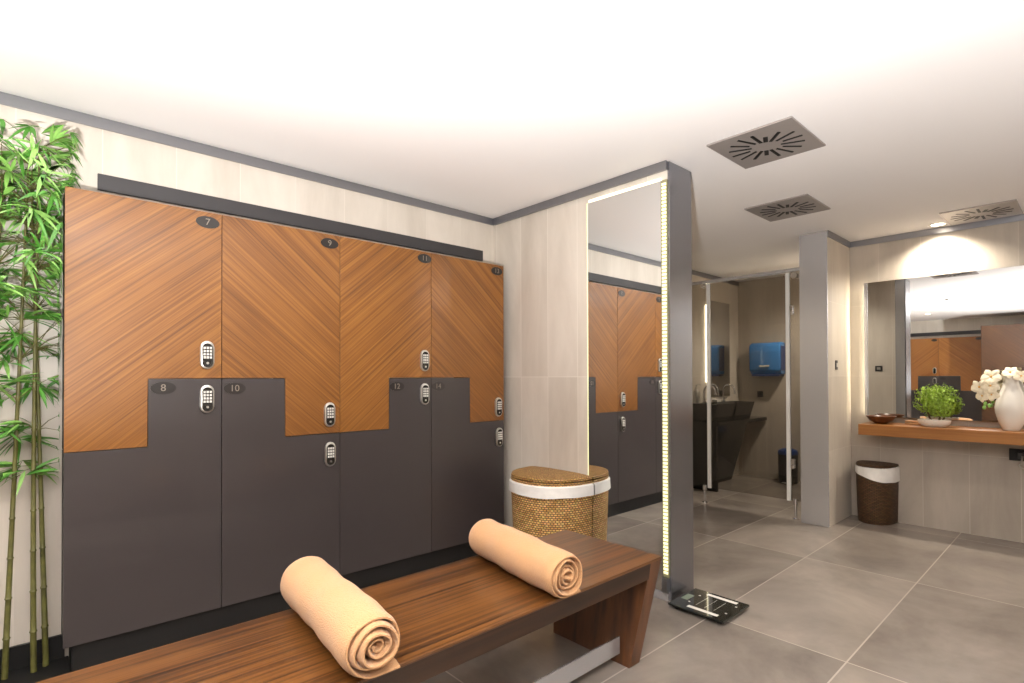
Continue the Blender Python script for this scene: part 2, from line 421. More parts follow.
for i in range(4):
    x0, x1, xs = cols[i], cols[i+1], steps[i]; ll = (i % 2 == 0)
    for up in (True, False):
        poly = shape_upper(x0, x1, xs, ll, ZA, ZB, Z1) if up else shape_lower(x0, x1, xs, ll, ZA, ZB, Z0)
        root = thing('locker', ((x0+x1)/2, YL, ZA if up else Z0), (up_desc if up else lo_desc)[i], 'locker', 'upper wooden lockers' if up else 'lower charcoal lockers')
        pc = inset(poly, x0, x1, 0, 0, .004)
        m = MB(); m.prism(pc, 'Y', YL+.021, YA-.003); m.build('carcass', M['black'], root)
        pd = inset(poly, x0, x1, 0, 0, .0015)
        m = MB(); m.prism(pd, 'Y', YL, YL+.020, bev=.001)
        dr = m.build('door', (M['wood_up'] if ll else M['wood_down']) if up else M['grey_door'], root)
        fit_lock(root, *((lock_up if up else lock_lo)[i]))
        nx, nz = (num_up if up else num_lo)[i]
        m = MB(); m.prism(ellipse(nx, nz, .052, .029), 'Y', YL-.003, YL-.0002)
        pl = m.build('number_plate', M['plate_wood'] if up else M['plate'], root)
        m = MB(); text_mesh(m, (nums_up if up else nums_lo)[i], .046, lambda a, b, c, nx=nx, nz=nz: Vector((nx+a, YL-.0035-c, nz+b)))
        m.build('numeral', M['numeral'], pl)
m = MB(); m.box(.165, 2.62, YL+.03, YA-.003, 0, Z0-.001)
tag(m.build('locker_plinth', M['black']), 'black recessed plinth under the row of lockers', 'plinth')
m = MB(); m.box(.261, 2.58, YA-.012, YA-.0005, 2.139, 2.216, bev=.002)
tag(m.build('wall_mounted_strip', M['dark']), 'long dark grey strip on the wall above the wooden lockers', 'panel')['kind'] = 'thing'

# ------------------------------------------------------------------ tall mirror with LED strips on the partition
mx = XB-.02
t = thing('wall_mirror', (XB, 1.95, .05), 'tall frameless wall mirror beside the vertical light strip, reflecting the lockers', 'mirror')
m = MB(); m.box(mx, XB-.001, 1.6755, 2.209, .05, 2.372); m.build('mirror_glass', M['mirror'], t)
m = MB(); m.box(mx-.001, XB-.002, 2.2095, 2.2155, .05, 2.372); m.build('edge_light', M['led_edge'], t)
m = MB(); m.box(mx+.004, XB-.002, 1.68, 2.205, 2.374, 2.392); m.build('top_light', M['led_top'], t)
t = thing('led_light_strip', (XB-.01, 1.665, .13), 'vertical strip of small white lights on the edge of the tall mirror', 'light')
m = MB(); m.box(XB-.014, XB-.001, 1.6425, 1.675, .13, 2.375); m.build('channel', M['led_channel'], t)
m = MB(); z = .15; 
while z < 2.35:
    m.box(XB-.0195, XB-.0145, 1.645, 1.671, z, z+.0125); z += .0205
m.build('diodes', M['led'], t)
m = MB(); m.box(XB-.034, XB-.001, 1.6425, 1.675, .046, .128, bev=.003); m.build('end_box', M['steel_trim'], t)

# ------------------------------------------------------------------ bench
BX0, BX1, BY0, BY1, BZ = -.42, 2.108, 1.320, 1.893, .462
t = thing('bench', ((BX0+BX1)/2, 1.6, 0), 'long striped wooden bench with slanted legs in front of the lockers', 'bench')
m = MB(); m.box(BX0, BX1, BY0, BY1, BZ-.012, BZ, bev=.002); m.build('seat', M['wood_bench'], t)
ZT = BZ-.0125
for ya, yb in ((BY0+.003, BY0+.03), (BY1-.03, BY1-.003)):
    m = MB(); m.prism([(BX0+.086, ZT), (BX1-.086, ZT), (BX1-.101, ZT-.066), (BX0+.101, ZT-.066)], 'Y', ya, yb, bev=.001); m.build('apron', M['wood_bench_dark'], t)
for sg, xe in ((1, BX1), (-1, BX0)):
    m = MB()
    top = [m.bm.verts.new(p) for p in ((xe-sg*.002, BY0+.003, ZT), (xe-sg*.0855, BY0+.003, ZT), (xe-sg*.0855, BY1-.003, ZT), (xe-sg*.002, BY1-.003, ZT))]
    bot = [m.bm.verts.new(p) for p in ((xe-sg*.088, BY0+.062, 0), (xe-sg*.165, BY0+.062, 0), (xe-sg*.165, BY1-.062, 0), (xe-sg*.088, BY1-.062, 0))]
    m.bm.faces.new(top); m.bm.faces.new(bot[::-1])
    for k in range(4): m.bm.faces.new((top[(k+1) % 4], top[k], bot[k], bot[(k+1) % 4]))
    bmesh.ops.bevel(m.bm, geom=list(m.bm.edges), offset=.002, segments=2, affect='EDGES', profile=.5)
    m.build('leg', M['wood_leg'], t)
m = MB(); m.box(BX0+.165, BX1-.166, 1.43, 1.438, .048, .122); s = m.build('stretcher', M['steel'], t); s['label'] = 'flat brushed steel stretcher bar'

# ------------------------------------------------------------------ rolled towels
def towel(label, p0, p1, R, seed):
    rnd = random.Random(seed)
    p0, p1 = Vector(p0), Vector(p1); ax = (p1-p0).normalized(); L = (p1-p0).length
    side = Vector((0, 0, 1)).cross(ax).normalized() * -1     # to the right seen from the front
    up = Vector((0, 0, 1))
    turns, th = 4.3, R/5.0
    n = 150
    # spiral centreline from inside to outside, end of cloth lies at the lower right
    cl = []
    for i in range(n+1):
        f = i/n; a = -PI*.5-2*PI*turns*(1-f)
        wob = 1+.05*math.sin(2*a+seed)+.04*math.sin(3.3*a)
        r = (R-th*.5)*(1-(1-f)*.93)*(wob if f < .8 else 1+(wob-1)*(1-f)/.2)
        cl.append((r*math.cos(a), r*math.sin(a)))
    # little tail lying on the bench
    ex, ez = cl[-1]
    for k in range(1, 5):
        cl.append((ex+R*.2*k, -R+th*.5+.001*k))
    m = MB()
    secs = []
    ns = 26
    for j in range(ns+1):
        u = j/ns; d = L*u
        e = min(u, 1-u)*L
        shrink = 1.0 if e > .012 else math.sqrt(max(.0, 1-((.012-e)/.012)**2))*.75+.25
        ring_o, ring_i = [], []
        for i, (x, z) in enumerate(cl):
            a, b = cl[max(i-1, 0)], cl[min(i+1, len(cl)-1)]
            tx, tz = b[0]-a[0], b[1]-a[1]; l = math.hypot(tx, tz) or 1; nx_, nz_ = tz/l, -tx/l
            h = th*.47*shrink
            tele = .010*math.sin(i*.05+seed)*(1 if u < .06 or u > .94 else 0) + (.018*(1-i/n) if u > .94 else 0) - (.018*(1-i/n) if u < .06 else 0)
            wx = .0022*math.sin(9*u+i*.08+seed)+.0015*math.sin(23*u+seed*2+i*.2)
            for rg, q in ((ring_o, h+wx), (ring_i, -h+wx)):
                X, Z = x+nx_*q, z+nz_*q
                Z = max(Z, -R)
                rg.append(m.bm.verts.new(p0+ax*(d+tele)+side*X+up*(Z+R)))
        secs.append((ring_o, ring_i))
    def f4(*q):
        try: m.bm.faces.new(q)
        except ValueError: pass
    for (o1, i1), (o2, i2) in zip(secs, secs[1:]):
        for k in range(len(cl)-1):
            f4(o1[k], o1[k+1], o2[k+1], o2[k]); f4(i1[k+1], i1[k], i2[k], i2[k+1])
        f4(o1[0], o2[0], i2[0], i1[0]); f4(o2[-1], o1[-1], i1[-1], i2[-1])
    for (o1, i1), fl in ((secs[0], 1), (secs[-1], 0)):
        for k in range(len(cl)-1): f4(o1[k], i1[k], i1[k+1], o1[k+1])
    o = m.build('rolled_towel', M['towel'], None, smooth=True)
    o.location = (0, 0, 0)
    return tag(o, label, 'towel', 'rolled towels on the bench')
towel('peach rolled towel lying across the bench, the nearer and left one', (.693, 1.290, BZ+.0005), (.742, 1.885, BZ+.0005), .090, 1)
towel('peach rolled towel lying across the bench near its right end', (1.445, 1.295, BZ+.0005), (1.540, 1.885, BZ+.0005), .086, 5)

# ------------------------------------------------------------------ wicker hampers
def dshape(hw, dp, flip=1, e=2.35):
    """half-moon outline, flat side at x=0 (against wall), bulging to -x"""
    def f(a):
        x, y = math.cos(a), math.sin(a)
        if x > 0:   # flat back with rounded corners
            yy = math.copysign(abs(y)**.45, y) if abs(y) > 1e-9 else 0
            return (0.0 - 0.02*abs(y)**8*dp/dp*0, yy*hw)
        xx = -abs(x)**(2/e)*dp; yy = math.copysign(abs(y)**(2/e), y)*hw
        return (xx, yy)
    return f
def hamper(name, label, cx, cy, hw, dp, H, wick, lidmat, band, lid=True, tilt=False):
    t = thing(name, (cx, cy, 0), label, 'basket')
    sh = dshape(hw, dp); N = 96
    def outline(s, z, n=N):
        return [(cx-.004+sh(2*PI*k/n)[0]*s , cy+sh(2*PI*k/n)[1]*s, z) for k in range(n)]
    def shell(name, levels, mat, parent, caps=(False, False), vscale=1):
        m = MB(); m.uv = m.bm.loops.layers.uv.new('UVMap')
        rings = [[m.bm.verts.new(p) for p in outline(s, z)] for s, z in levels]
        L = [0]
        for k in range(N): L.append(L[-1]+(rings[0][(k+1) % N].co-rings[0][k].co).length)
        V = 0
        for i in range(len(rings)-1):
            dv = max(abs(levels[i+1][1]-levels[i][1]), abs(levels[i+1][0]-levels[i][0])*dp)
            for k in range(N):
                f = m.bm.faces.new((rings[i][k], rings[i][(k+1) % N], rings[i+1][(k+1) % N], rings[i+1][k]))
                for l, (u, v) in zip(f.loops, ((L[k], V), (L[k+1], V), (L[k+1], V+dv), (L[k], V+dv))): l[m.uv].uv = (u, v)
            V += dv
        for c, ring in zip(caps, (rings[0], rings[-1])):
            if c:
                f = m.bm.faces.new(ring)
                for l in f.loops: l[m.uv].uv = (l.vert.co.y, l.vert.co.x)
        return m, rings
    top = H
    m, _ = shell('body', [(.90, .0), (.93, .01), (.955, top*.3), (.98, top*.6), (1.0, top*.86), (1.0, top*.985), (.96, top*.985), (.93, top*.5), (.88, .02)], wick, t, (True, True))
    m.build('body', wick, t, smooth=True)
    # cloth liner folded over the rim
    m = MB(); b0, b1 = band
    n = N; r0, r1, r2, r3 = [], [], [], []
    rnd = random.Random(3)
    for k in range(n):
        a = 2*PI*k/n; x, y = sh(a)
        w = .002*math.sin(5*a)+.001*math.sin(11*a+1)
        s = 1.03+.010*math.sin(11*a)*.5
        sag = (b0 + w) if not tilt else b0+.03*(y/hw)*1.4+.018*(x/dp)+w
        xx = min(cx-.003, cx-.004+x*s)
        r0.append(m.bm.verts.new((min(cx-.002, cx-.004+x*(s+.012)), cy+y*(s+.012), sag)))
        r1.append(m.bm.verts.new((xx, cy+y*s, b1-.006)))
        r2.append(m.bm.verts.new((cx-.004+x*.995, cy+y*.995, b1+.003)))
        r3.append(m.bm.verts.new((cx-.012+x*.95, cy+y*.95, b1-.015)))
    for A, B in ((r0, r1), (r1, r2), (r2, r3)):
        for k in range(n): m.bm.faces.new((A[k], A[(k+1) % n], B[(k+1) % n], B[k]))
    o = m.build('liner', M['linen'], t, smooth=True); o['label'] = 'white cloth liner folded over the rim'
    if lid:
        m, _ = shell('lid', [(.94, top*.985+.006), (.985, top*.985+.006), (1.0, top+.004), (.985, top+.016), (.8, top+.021), (.5, top+.024), (.2, top+.025), (.05, top+.025)], lidmat, t, (True, True))
        m.build('lid', lidmat, t, smooth=True)
    return t
hamper('wicker_hamper', 'half-round woven hamper with lid and white liner beside the tall mirror', XB-.0205, 2.455, .28, .335, .612, M['wick'], M['wick_lid'], (.515, .585))
hamper('wicker_bin', 'small dark woven basket with white liner under the vanity shelf', XC-.004, 1.325, .150, .26, .485, M['wick_dark'], M['wick_dark'], (.405, .478), lid=True, tilt=True)

# ------------------------------------------------------------------ bathroom scale
t = thing('bathroom_scale', (2.76, 1.46, 0), 'black glass bathroom scale on the floor at the foot of the steel column', 'scale')
m = MB(); m.box(2.605, 2.905, 1.285, 1.600, .018, .030, bev=.004); m.build('platform', M['scale_glass'], t)
m = MB(); m.box(2.620, 2.890, 1.30, 1.585, .010, .0178); m.build('base', M['black'], t)
for fx in (2.645, 2.865):
    for fy in (1.325, 1.56):
        m = MB(); m.lathe([(.016, 0), (.018, .003), (.018, .0099)], (fx, fy, 0), 16); m.build('foot', M['black'], t)
for ax in (2.635, 2.853):
    m = MB(); m.box(ax, ax+.026, 1.335, 1.505, .0302, .0312, bev=.0004); e = m.build('electrode_strip', M['white'], t); e['label'] = 'pale contact strip'
m = MB(); m.box(2.715, 2.795, 1.545, 1.585, .0302, .0309); m.build('display', M['lcd'], t)
m = MB()
for yy in (1.38, 1.43, 1.48): m.box(2.69, 2.83, yy, yy+.0012, .0302, .0306)
for xx in (2.70, 2.815): m.box(xx, xx+.01, 1.315, 1.325, .0302, .0308); m.box(xx, xx+.01, 1.522, 1.532, .0302, .0308)
m.build('markings', M['key'], t)

# ------------------------------------------------------------------ ceiling vents
def vent(cx, cy, w, d):
    t = thing('ceiling_vent', (cx, cy, CZ), 'x', 'vent', 'square ceiling vents')
    m = MB(); m.box(cx-w/2, cx+w/2, cy-d/2, cy+d/2, CZ-.010, CZ-.0005, bev=.002); m.build('plate', M['vent'], t)
    m = MB()
    for k in range(16):
        a = 2*PI*k/16
        ca, sa = math.cos(a), math.sin(a)
        if k in (1, 9): r0, r1, hw = .060, .125, .0115
        elif k in (0, 2, 8, 10): r0, r1, hw = .062, .175, .0085
        else: r0, r1, hw = (.075 if k % 2 else .092), .195, .0062
        pts = [(r0, -hw), (r1, -hw), (r1, hw), (r0, hw)]
        poly = [(cx+(p*ca-q*sa)*w/.465, cy+(p*sa+q*ca)*d/.465) for p, q in pts]
        m.prism(poly, 'Z', CZ-.0125, CZ-.0101)
    s = m.build('slots', M['black'], t); s['label'] = 'dark radial air slots'
    return t
M['vent'] = plain('vent aluminium', (156, 149, 145), .45, metal=.25)
v = vent(2.890, 1.176, .463, .425); v['label'] = 'largest square metal ceiling vent, nearest the tall mirror column'
v2 = copy_tree(v); v2.location = (4.103, 1.522, CZ); v2['label'] = 'square metal ceiling vent above the pier end, second from the mirror column'
v3 = copy_tree(v); v3.location = (5.302, .592, CZ); v3['label'] = 'square metal ceiling vent in front of the vanity mirror'

# ------------------------------------------------------------------ downlights
def downlight(cx, cy, power, label, spot=150, warm=(1, .90, .76), aim=(0, 0, -1), r=.045):
    t = thing('ceiling_downlight', (cx, cy, CZ), label, 'downlight', 'recessed ceiling downlights')
    m = MB(); m.lathe([(r, -.0005), (r+.018, -.0005), (r+.018, -.004), (r+.012, -.007), (r, -.006)], (cx, cy, CZ), 28, closed=False)
    m.build('trim_ring', M['white'], t, smooth=True)
    m = MB(); m.lathe([(.001, -.0035), (r*.98, -.0035), (r*.98, -.0005)], (cx, cy, CZ), 24, closed=False); m.build('lens', M['lamp'], t)
    l = D.lights.new('downlight_lamp', 'SPOT'); l.energy = power; l.spot_size = math.radians(spot); l.spot_blend = .9; l.color = warm; l.shadow_soft_size = .04
    lo = D.objects.new('downlight_lamp', l); COL.objects.link(lo); lo.location = (cx, cy, CZ-.03)
    lo.rotation_euler = Vector(aim).to_track_quat('-Z', 'Y').to_euler()
    return t
downlight(1.30, 1.02, 30, 'recessed downlight above the bench front')
downlight(.09, 1.20, 30, 'recessed downlight above the left half of the bench')
downlight(-.95, 2.25, 40, 'recessed downlight left of the bamboo')
downlight(-2.09, 2.28, 30, 'recessed downlight by the opposite lockers')
downlight(-1.19, 1.31, 20, 'recessed downlight before the opposite wooden cabinet')
downlight(5.44, .87, 120, 'recessed downlight above the vanity mirror', spot=140)
downlight(5.40, -.55, 60, 'recessed downlight above the far end of the vanity mirror', spot=125)
downlight(3.6, 2.3, 45, 'added fill downlight before the glass screen')  # added lamp, hidden by the partition, brightens its back
downlight(6.2, 1.93, 115, 'added fill downlight inside the washroom')  # added lamp, kept out of sight behind the pier to light the washroom
downlight(3.7, -.4, 22, 'recessed downlight in the middle of the room')

# ------------------------------------------------------------------ vanity wall: mirror, shelf and objects
t = thing('vanity_mirror', (XC, .2, .90), 'wide frameless mirror above the wooden vanity shelf', 'mirror')
m = MB(); m.box(XC-.040, XC-.034, -1.2, 1.415, .905, 2.085); m.build('mirror_glass', M['mirror'], t)
m = MB(); m.box(XC-.033, XC-.001, -1.15, 1.375, .95, 2.04); m.build('backing', M['dark'], t)
m = MB(); m.box(XC-.030, XC-.012, 1.377, 1.390, .93, 2.06); m.build('back_light', M['led_back'], t)
SZ0, SZ1, SX = .765, .855, 5.225
t = thing('vanity_shelf', (XC, .1, SZ0), 'thick floating wooden shelf under the wide mirror', 'shelf')
m = MB(); m.box(SX, XC-.0005, -1.4, 1.385, SZ0, SZ1, bev=.003); m.build('board', M['wood_shelf'], t)
m = MB(); m.box(XC-.03, XC-.001, -1.35, 1.30, SZ0-.022, SZ0-.0005); m.build('bracket_rail', M['dark'], t)

m = MB(); m.lathe([(.001, .004), (.042, .0), (.050, .006), (.085, .030), (.108, .062), (.110, .066), (.104, .066), (.080, .036), (.045, .012), (.001, .010)], (5.40, 1.262, SZ1+.0005), 40, closed=False)
tag(m.build('bowl', M['bowl'], smooth=True), 'small dark turned wooden bowl on the left end of the vanity shelf', 'bowl')
# folded towel at the back of the shelf
m = MB()
m.box(5.46, 5.53, .92, 1.11, SZ1+.0005, SZ1+.016, bev=.006); m.box(5.462, 5.528, .922, 1.108, SZ1+.0165, SZ1+.032, bev=.006)
tag(m.build('folded_towel', M['towel'], smooth=True), 'small peach folded towel behind the bonsai on the vanity shelf', 'towel')

# bonsai
bc = Vector((5.37, .895, SZ1))
t = thing('bonsai', bc, 'round green bonsai in a low white pot on the vanity shelf', 'plant')
osh = lambda a: (math.cos(a)*.75, math.sin(a)*1.0)
m = MB(); m.lathe([(.070, .0005), (.082, .006), (.104, .030), (.108, .056), (.103, .058), (.096, .048), (.001, .044)], bc, 36, closed=False, shape=osh); m.build('pot', M['white'], t, smooth=True)
m = MB(); rnd = random.Random(4)
for k in range(46):
    a, r = rnd.uniform(0, 2*PI), math.sqrt(rnd.random())*.095
    m.ball((bc.x+math.cos(a)*r*.75, bc.y+math.sin(a)*r, bc.z+.045+rnd.uniform(0, .006)), rnd.uniform(.010, .018), 1, 1, 1.2, .7)
m.build('pebbles', M['pebble'], t, smooth=True)
for sx, sy, tx, ty in ((0, -.03, .0, -.035), (0, .015, .0, .05), (0, -.05, .02, -.07)):
    m = MB(); m.tube([bc+Vector((sx, sy, .04)), bc+Vector(((sx+tx)/2+.008, (sy+ty)/2, .075)), bc+Vector((tx, ty, .15))], [.009, .007, .005], 8); m.build('trunk', M['bark'], t, smooth=True)
m = MB(); rnd = random.Random(9)
clumps = [(0, .055, .245, .07), (0, .0, .265, .075), (.01, -.04, .24, .075), (-.01, .06, .185, .075), (.0, -.01, .19, .09), (0, -.07, .18, .065), (.02, .02, .135, .065), (-.03, -.04, .14, .065), (-.03, .02, .225, .07), (0, -.075, .135, .05)]
for cx_, cy_, cz_, r_ in clumps:
    for k in range(150):
        v = Vector((rnd.gauss(0, 1), rnd.gauss(0, 1), rnd.gauss(0, 1))).normalized()*r_*rnd.uniform(.72, 1.06)
        p = bc+Vector((cx_, cy_, cz_))+v
        n_ = (v.normalized()+Vector((rnd.uniform(-.6, .6),)*3)).normalized()
        u = n_.orthogonal().normalized(); u.rotate(Matrix.Rotation(rnd.uniform(0, 6.28), 3, n_)); w = n_.cross(u)
        l, wd = rnd.uniform(.009, .015), rnd.uniform(.005, .008)
        vs = [m.bm.verts.new(p-u*l), m.bm.verts.new(p+w*wd+n_*.003), m.bm.verts.new(p+u*l), m.bm.verts.new(p-w*wd+n_*.003)]
        m.bm.faces.new(vs)
m.build('foliage', M['bonsai'], t, fix=False)

# vase
vc = Vector((5.40, .445, SZ1+.0005))
m = MB(); m.lathe([(0.0009, 0), (0.0458, 0), (0.0510, .006), (0.0730, .06), (0.0906, .13), (0.0933, .17), (0.0862, .215), (0.0669, .275), (0.0493, .325), (0.0440, .355), (0.0484, .385), (0.0616, .405), (0.0581, .405), (0.0440, .383), (0.0387, .355), (0.0440, .325), (0.0009, .30)], vc, 44, closed=False)
vase = tag(m.build('flower_vase', M['white'], smooth=True), 'tall white ceramic vase on the vanity shelf holding orchids', 'vase')
# orchid spray
t = thing('orchid_spray', vc+Vector((0, 0, .33)), 'cream orchid blossoms arching out of the white vase', 'flowers')
stem = [vc+Vector(p) for p in ((0, 0, .31), (-.01, .015, .41), (-.04, .055, .435), (-.055, .10, .40), (-.065, .135, .33), (-.065, .145, .25), (-.06, .14, .20))]
m = MB(); m.tube(stem, [.004, .0035, .003, .003, .0025, .002, .0015], 6); m.build('stem', M['cane'], t, smooth=True)
def blossom(c, face, size, rs):
    rnd = random.Random(rs); m = MB(); n_ = Vector(face).normalized(); u = n_.cross(Vector((0, 0, 1))).normalized(); w = n_.cross(u)
    for k in range(5):
        a = 2*PI*k/5+rnd.uniform(-.1, .1)+PI/2
        d = u*math.cos(a)+w*math.sin(a); sd = n_.cross(d)
        wd = size*(.52 if k in (1, 4) else .36)
        L_, R_ = [], []
        for i in range(6):
            f = i/5; ww = wd*math.sin(PI*min(f*.92+.05, 1))**.7
            p = Vector(c)+d*size*f+n_*(.25*size*math.sin(f*2.2)-.12*size*f)
            L_.append(p-sd*ww+n_*.002); R_.append(p+sd*ww+n_*.002)
        Mid = [(a_+b_)/2+n_*size*.06 for a_, b_ in zip(L_, R_)]
        m.quadstrip(L_, Mid); m.quadstrip(Mid, R_)
    b = m.build('blossom', M['petal'], t, smooth=True, fix=False)
    m = MB(); m.ball(Vector(c)+n_*size*.18, size*.11, 2, 1, 1, 1.2); m.build('throat', M['petal_c'], b, smooth=True)
for c, fc, s_, r_ in (((-.03, .0, .425), (-.75, .1, .5), .050, 1), ((-.04, -.055, .40), (-.75, -.3, .2), .046, 2), ((-.07, .100, .395), (-.85, .2, .3), .062, 3),
                      ((-.08, .105, .33), (-.9, .1, .1), .056, 4), ((-.085, .165, .32), (-.85, .35, .0), .056, 5), ((-.08, .100, .265), (-.85, .1, -.1), .046, 6), ((-.08, .150, .255), (-.8, .5, -.1), .048, 7)):
    blossom(vc+Vector(c), fc, s_*1.05, r_)
m = MB()
for p in ((-.062, .138, .195), (-.060, .115, .180), (-.058, .145, .165)): m.ball(vc+Vector(p), .011, 2, 1, 1, 1.5)
m.build('bud', M['leaf_light'], t, smooth=True)

# wall socket box with a plug under the shelf
t = thing('wall_socket', (XC, .43, .66), 'black wall socket box with hanging cable under the vanity shelf', 'socket')
m = MB(); m.box(XC-.012, XC-.0005, .355, .475, .615, .705, bev=.003); m.build('plate', M['black'], t)
m = MB(); m.box(XC-.045, XC-.0125, .375, .425, .635, .685, bev=.006); m.build('plug', M['dark'], t)
m = MB(); m.tube([(XC-.045, .40, .655), (XC-.06, .40, .63), (XC-.05, .405, .60), (XC-.03, .42, .585), (XC-.025, .405, .565), (XC-.03, .38, .56), (XC-.03, .35, .53), (XC-.03, .30, .50), (XC-.03, .22, .53), (XC-.03, .15, .70)], .0055, 8); m.build('cable', M['nickel'], t, smooth=True)

# switch on the pier
t = thing('light_switch', (5.18, YS0, 1.356), 'small dark switch plate on the side of the tiled pier', 'switch')
m = MB(); m.box(5.155, 5.205, YS0-.008, YS0-.0005, 1.315, 1.395, bev=.002); m.build('plate', M['dark'], t)
m = MB(); m.box(5.168, 5.192, YS0-.011, YS0-.0081, 1.338, 1.372, bev=.001); m.build('rocker', M['nickel'], t)

t = thing('light_switch', (XB+.235, 1.92, 1.356), 'dark switch plate on the back of the mirror partition, seen in the vanity mirror', 'switch')
m = MB(); m.box(XB+.2355, XB+.243, 1.88, 1.96, 1.32, 1.39, bev=.002); m.build('plate', M['dark'], t)
m = MB(); m.box(XB+.2431, XB+.246, 1.90, 1.94, 1.34, 1.37, bev=.001); m.build('rocker', M['nickel'], t)
# ------------------------------------------------------------------ washroom glass screen
XG = 5.05
t = thing('glass_screen', (XG, 2.4, 0), 'fixed smoked glass screen with steel rail before the washroom', 'screen')
m = MB(); m.box(XG-.004, XG+.004, 2.655, YA-.0135, .16, 2.185); m.build('glass_panel', M['glass'], t)
m = MB(); m.box(XG-.004, XG+.004, YS1+.005, 1.855, .16, 2.185); m.build('glass_panel', M['glass'], t)
m = MB(); m.box(XG-.018, XG+.018, YS1+.0045, YA-.0135, 2.186, 2.216, bev=.003); m.build('rail', M['steel'], t)
for yy in (2.675, 1.822):
    m = MB(); m.lathe([(.028, 0), (.028, .008), (.010, .012), (.010, .125), (.020, .128), (.020, .18)], (XG, yy, 0), 18); m.build('leg', M['chrome'], t, smooth=True)
m = MB(); m.tube([(XG-.03, 1.815, 2.148), (XG+.03, 1.815, 2.148)], .026, 18); m.build('clamp', M['chrome'], t, smooth=True)
m = MB(); m.tube([(XG-.022, 2.68, 2.165), (XG+.022, 2.68, 2.165)], .020, 16); m.build('clamp', M['chrome'], t, smooth=True)
for zz in (1.845, .485):
    m = MB()
    m.box(XG-.014, XG+.014, 1.826, 1.854, zz-.03, zz+.03, bev=.003)
    for dz in (-.03, .03): m.tube([(XG-.018, 1.84, zz+dz), (XG+.018, 1.84, zz+dz)], .014, 12)
    m.build('hinge', M['chrome'], t, smooth=True)
t = thing('glass_door', (XG, 2.25, .16), 'smoked glass washroom door between two pale edge strips', 'door')
m = MB(); m.box(XG-.004, XG+.004, 1.893, 2.605, .16, 2.180); m.build('glass_panel', M['glass'], t)
for y0 in (1.858, 2.606):
    m = MB(); m.box(XG-.014, XG+.014, y0, y0+.034, .155, 2.180, bev=.003); s = m.build('edge_strip', M['seal'], t); s['label'] = 'pale full-height edge strip'

# ------------------------------------------------------------------ washroom: counter, taps, mirror, dispenser, bin
t = thing('washroom_counter', (6.2, 2.97, 0), 'glossy black washroom counter with sinks along the wall behind the glass', 'counter')
m = MB(); m.box(5.60, XW-.001, 2.80, YA-.001, .715, .755, bev=.003); m.build('counter_slab', M['black_gloss'], t)
def basin(x0, x1):
    m = MB(); y0, y1, z0, z1 = 2.83, YA-.002, .7555, .955
    o_b = [(x0+.03, y0+.05), (x1-.03, y0+.05), (x1-.03, y1), (x0+.03, y1)]
    o_t = [(x0, y0), (x1, y0), (x1, y1), (x0, y1)]
    i_t = [(x0+.03, y0+.03), (x1-.03, y0+.03), (x1-.03, y1-.09), (x0+.03, y1-.09)]
    i_b = [(x0+.08, y0+.09), (x1-.08, y0+.09), (x1-.08, y1-.13), (x0+.08, y1-.13)]
    rings = [[m.bm.verts.new((x, y, z)) for x, y in o] for o, z in ((o_b, z0), (o_t, z1), (i_t, z1), (i_b, z1-.12))]
    for a, b in zip(rings, rings[1:]):
        for k in range(4): m.bm.faces.new((a[k], a[(k+1) % 4], b[(k+1) % 4], b[k]))
    m.bm.faces.new(rings[0][::-1]); m.bm.faces.new(rings[-1])
    bmesh.ops.bevel(m.bm, geom=list(m.bm.edges), offset=.006, segments=2, affect='EDGES', profile=.5)
    m.build('basin', M['black_gloss'], t)
basin(5.62, 6.08); basin(6.10, 6.58)
m = MB(); m.box(5.60, 5.64, 2.83, YA-.001, 0, .7145); m.build('end_panel', M['black_gloss'], t)
m = MB(); m.prism([(2.86, .7145), (YA-.001, .7145), (YA-.001, .0), (3.06, .0)], 'X', 6.40, 6.44); m.build('shade_panel', M['black_gloss'], t)  # slanted shadow under the counter, built as black panels
m = MB(); m.prism([(2.86, .7145), (2.88, .7145), (3.08, 0), (3.06, 0)], 'X', 5.64, 6.40); m.build('shade_front', M['black_gloss'], t)  # sloped black face continuing that shadow
def tap(x, label):
    t = thing('basin_tap', (x, 3.09, .9555), label, 'tap', 'chrome basin taps')
    m = MB(); m.lathe([(.024, 0), (.024, .012), (.014, .018), (.014, .06)], (x, 3.11, .9555), 16); m.build('body', M['chrome'], t, smooth=True)
    m = MB(); m.tube([(x, 3.11, 1.01)]+[(x, 3.11-.07*(1-math.cos(a)), 1.08+.08*math.sin(a)) for a in [PI*k/10 for k in range(0, 11)]]+[(x, 2.97, 1.05)], .010, 10); m.build('spout', M['chrome'], t, smooth=True)
    m = MB(); m.tube([(x+.02, 3.11, .99), (x+.07, 3.10, 1.0)], .006, 8); m.build('handle', M['chrome'], t, smooth=True)
tap(5.86, 'curved chrome tap on the nearer black basin'); tap(6.34, 'curved chrome tap on the farther black basin')
t = thing('soap_dispenser', (5.665, 3.09, .9555), 'chrome soap dispenser at the near end of the black counter', 'dispenser')
m = MB(); m.lathe([(.03, 0), (.032, .01), (.032, .14), (.02, .155), (.008, .16), (.008, .19)], (5.665, 3.10, .9555), 18); m.build('bottle', M['nickel'], t, smooth=True)
m = MB(); m.tube([(5.665, 3.10, 1.145), (5.665, 3.10, 1.165), (5.665, 3.05, 1.168)], .007, 8); m.build('pump', M['chrome'], t, smooth=True)
m = MB(); m.box(6.16, 6.28, 3.03-.18, 2.857, .9555, .960); m.bm.clear()
m.box(6.11, 6.21, 3.075, 3.145, .9555, .985, bev=.006)
tag(m.build('soap_dish', M['white']), 'small white soap dish between the washroom taps', 'dish')
t = thing('washroom_mirror', (6.3, YA, 1.02), 'washroom wall mirror above the black counter, reflecting the blue dispenser', 'mirror')
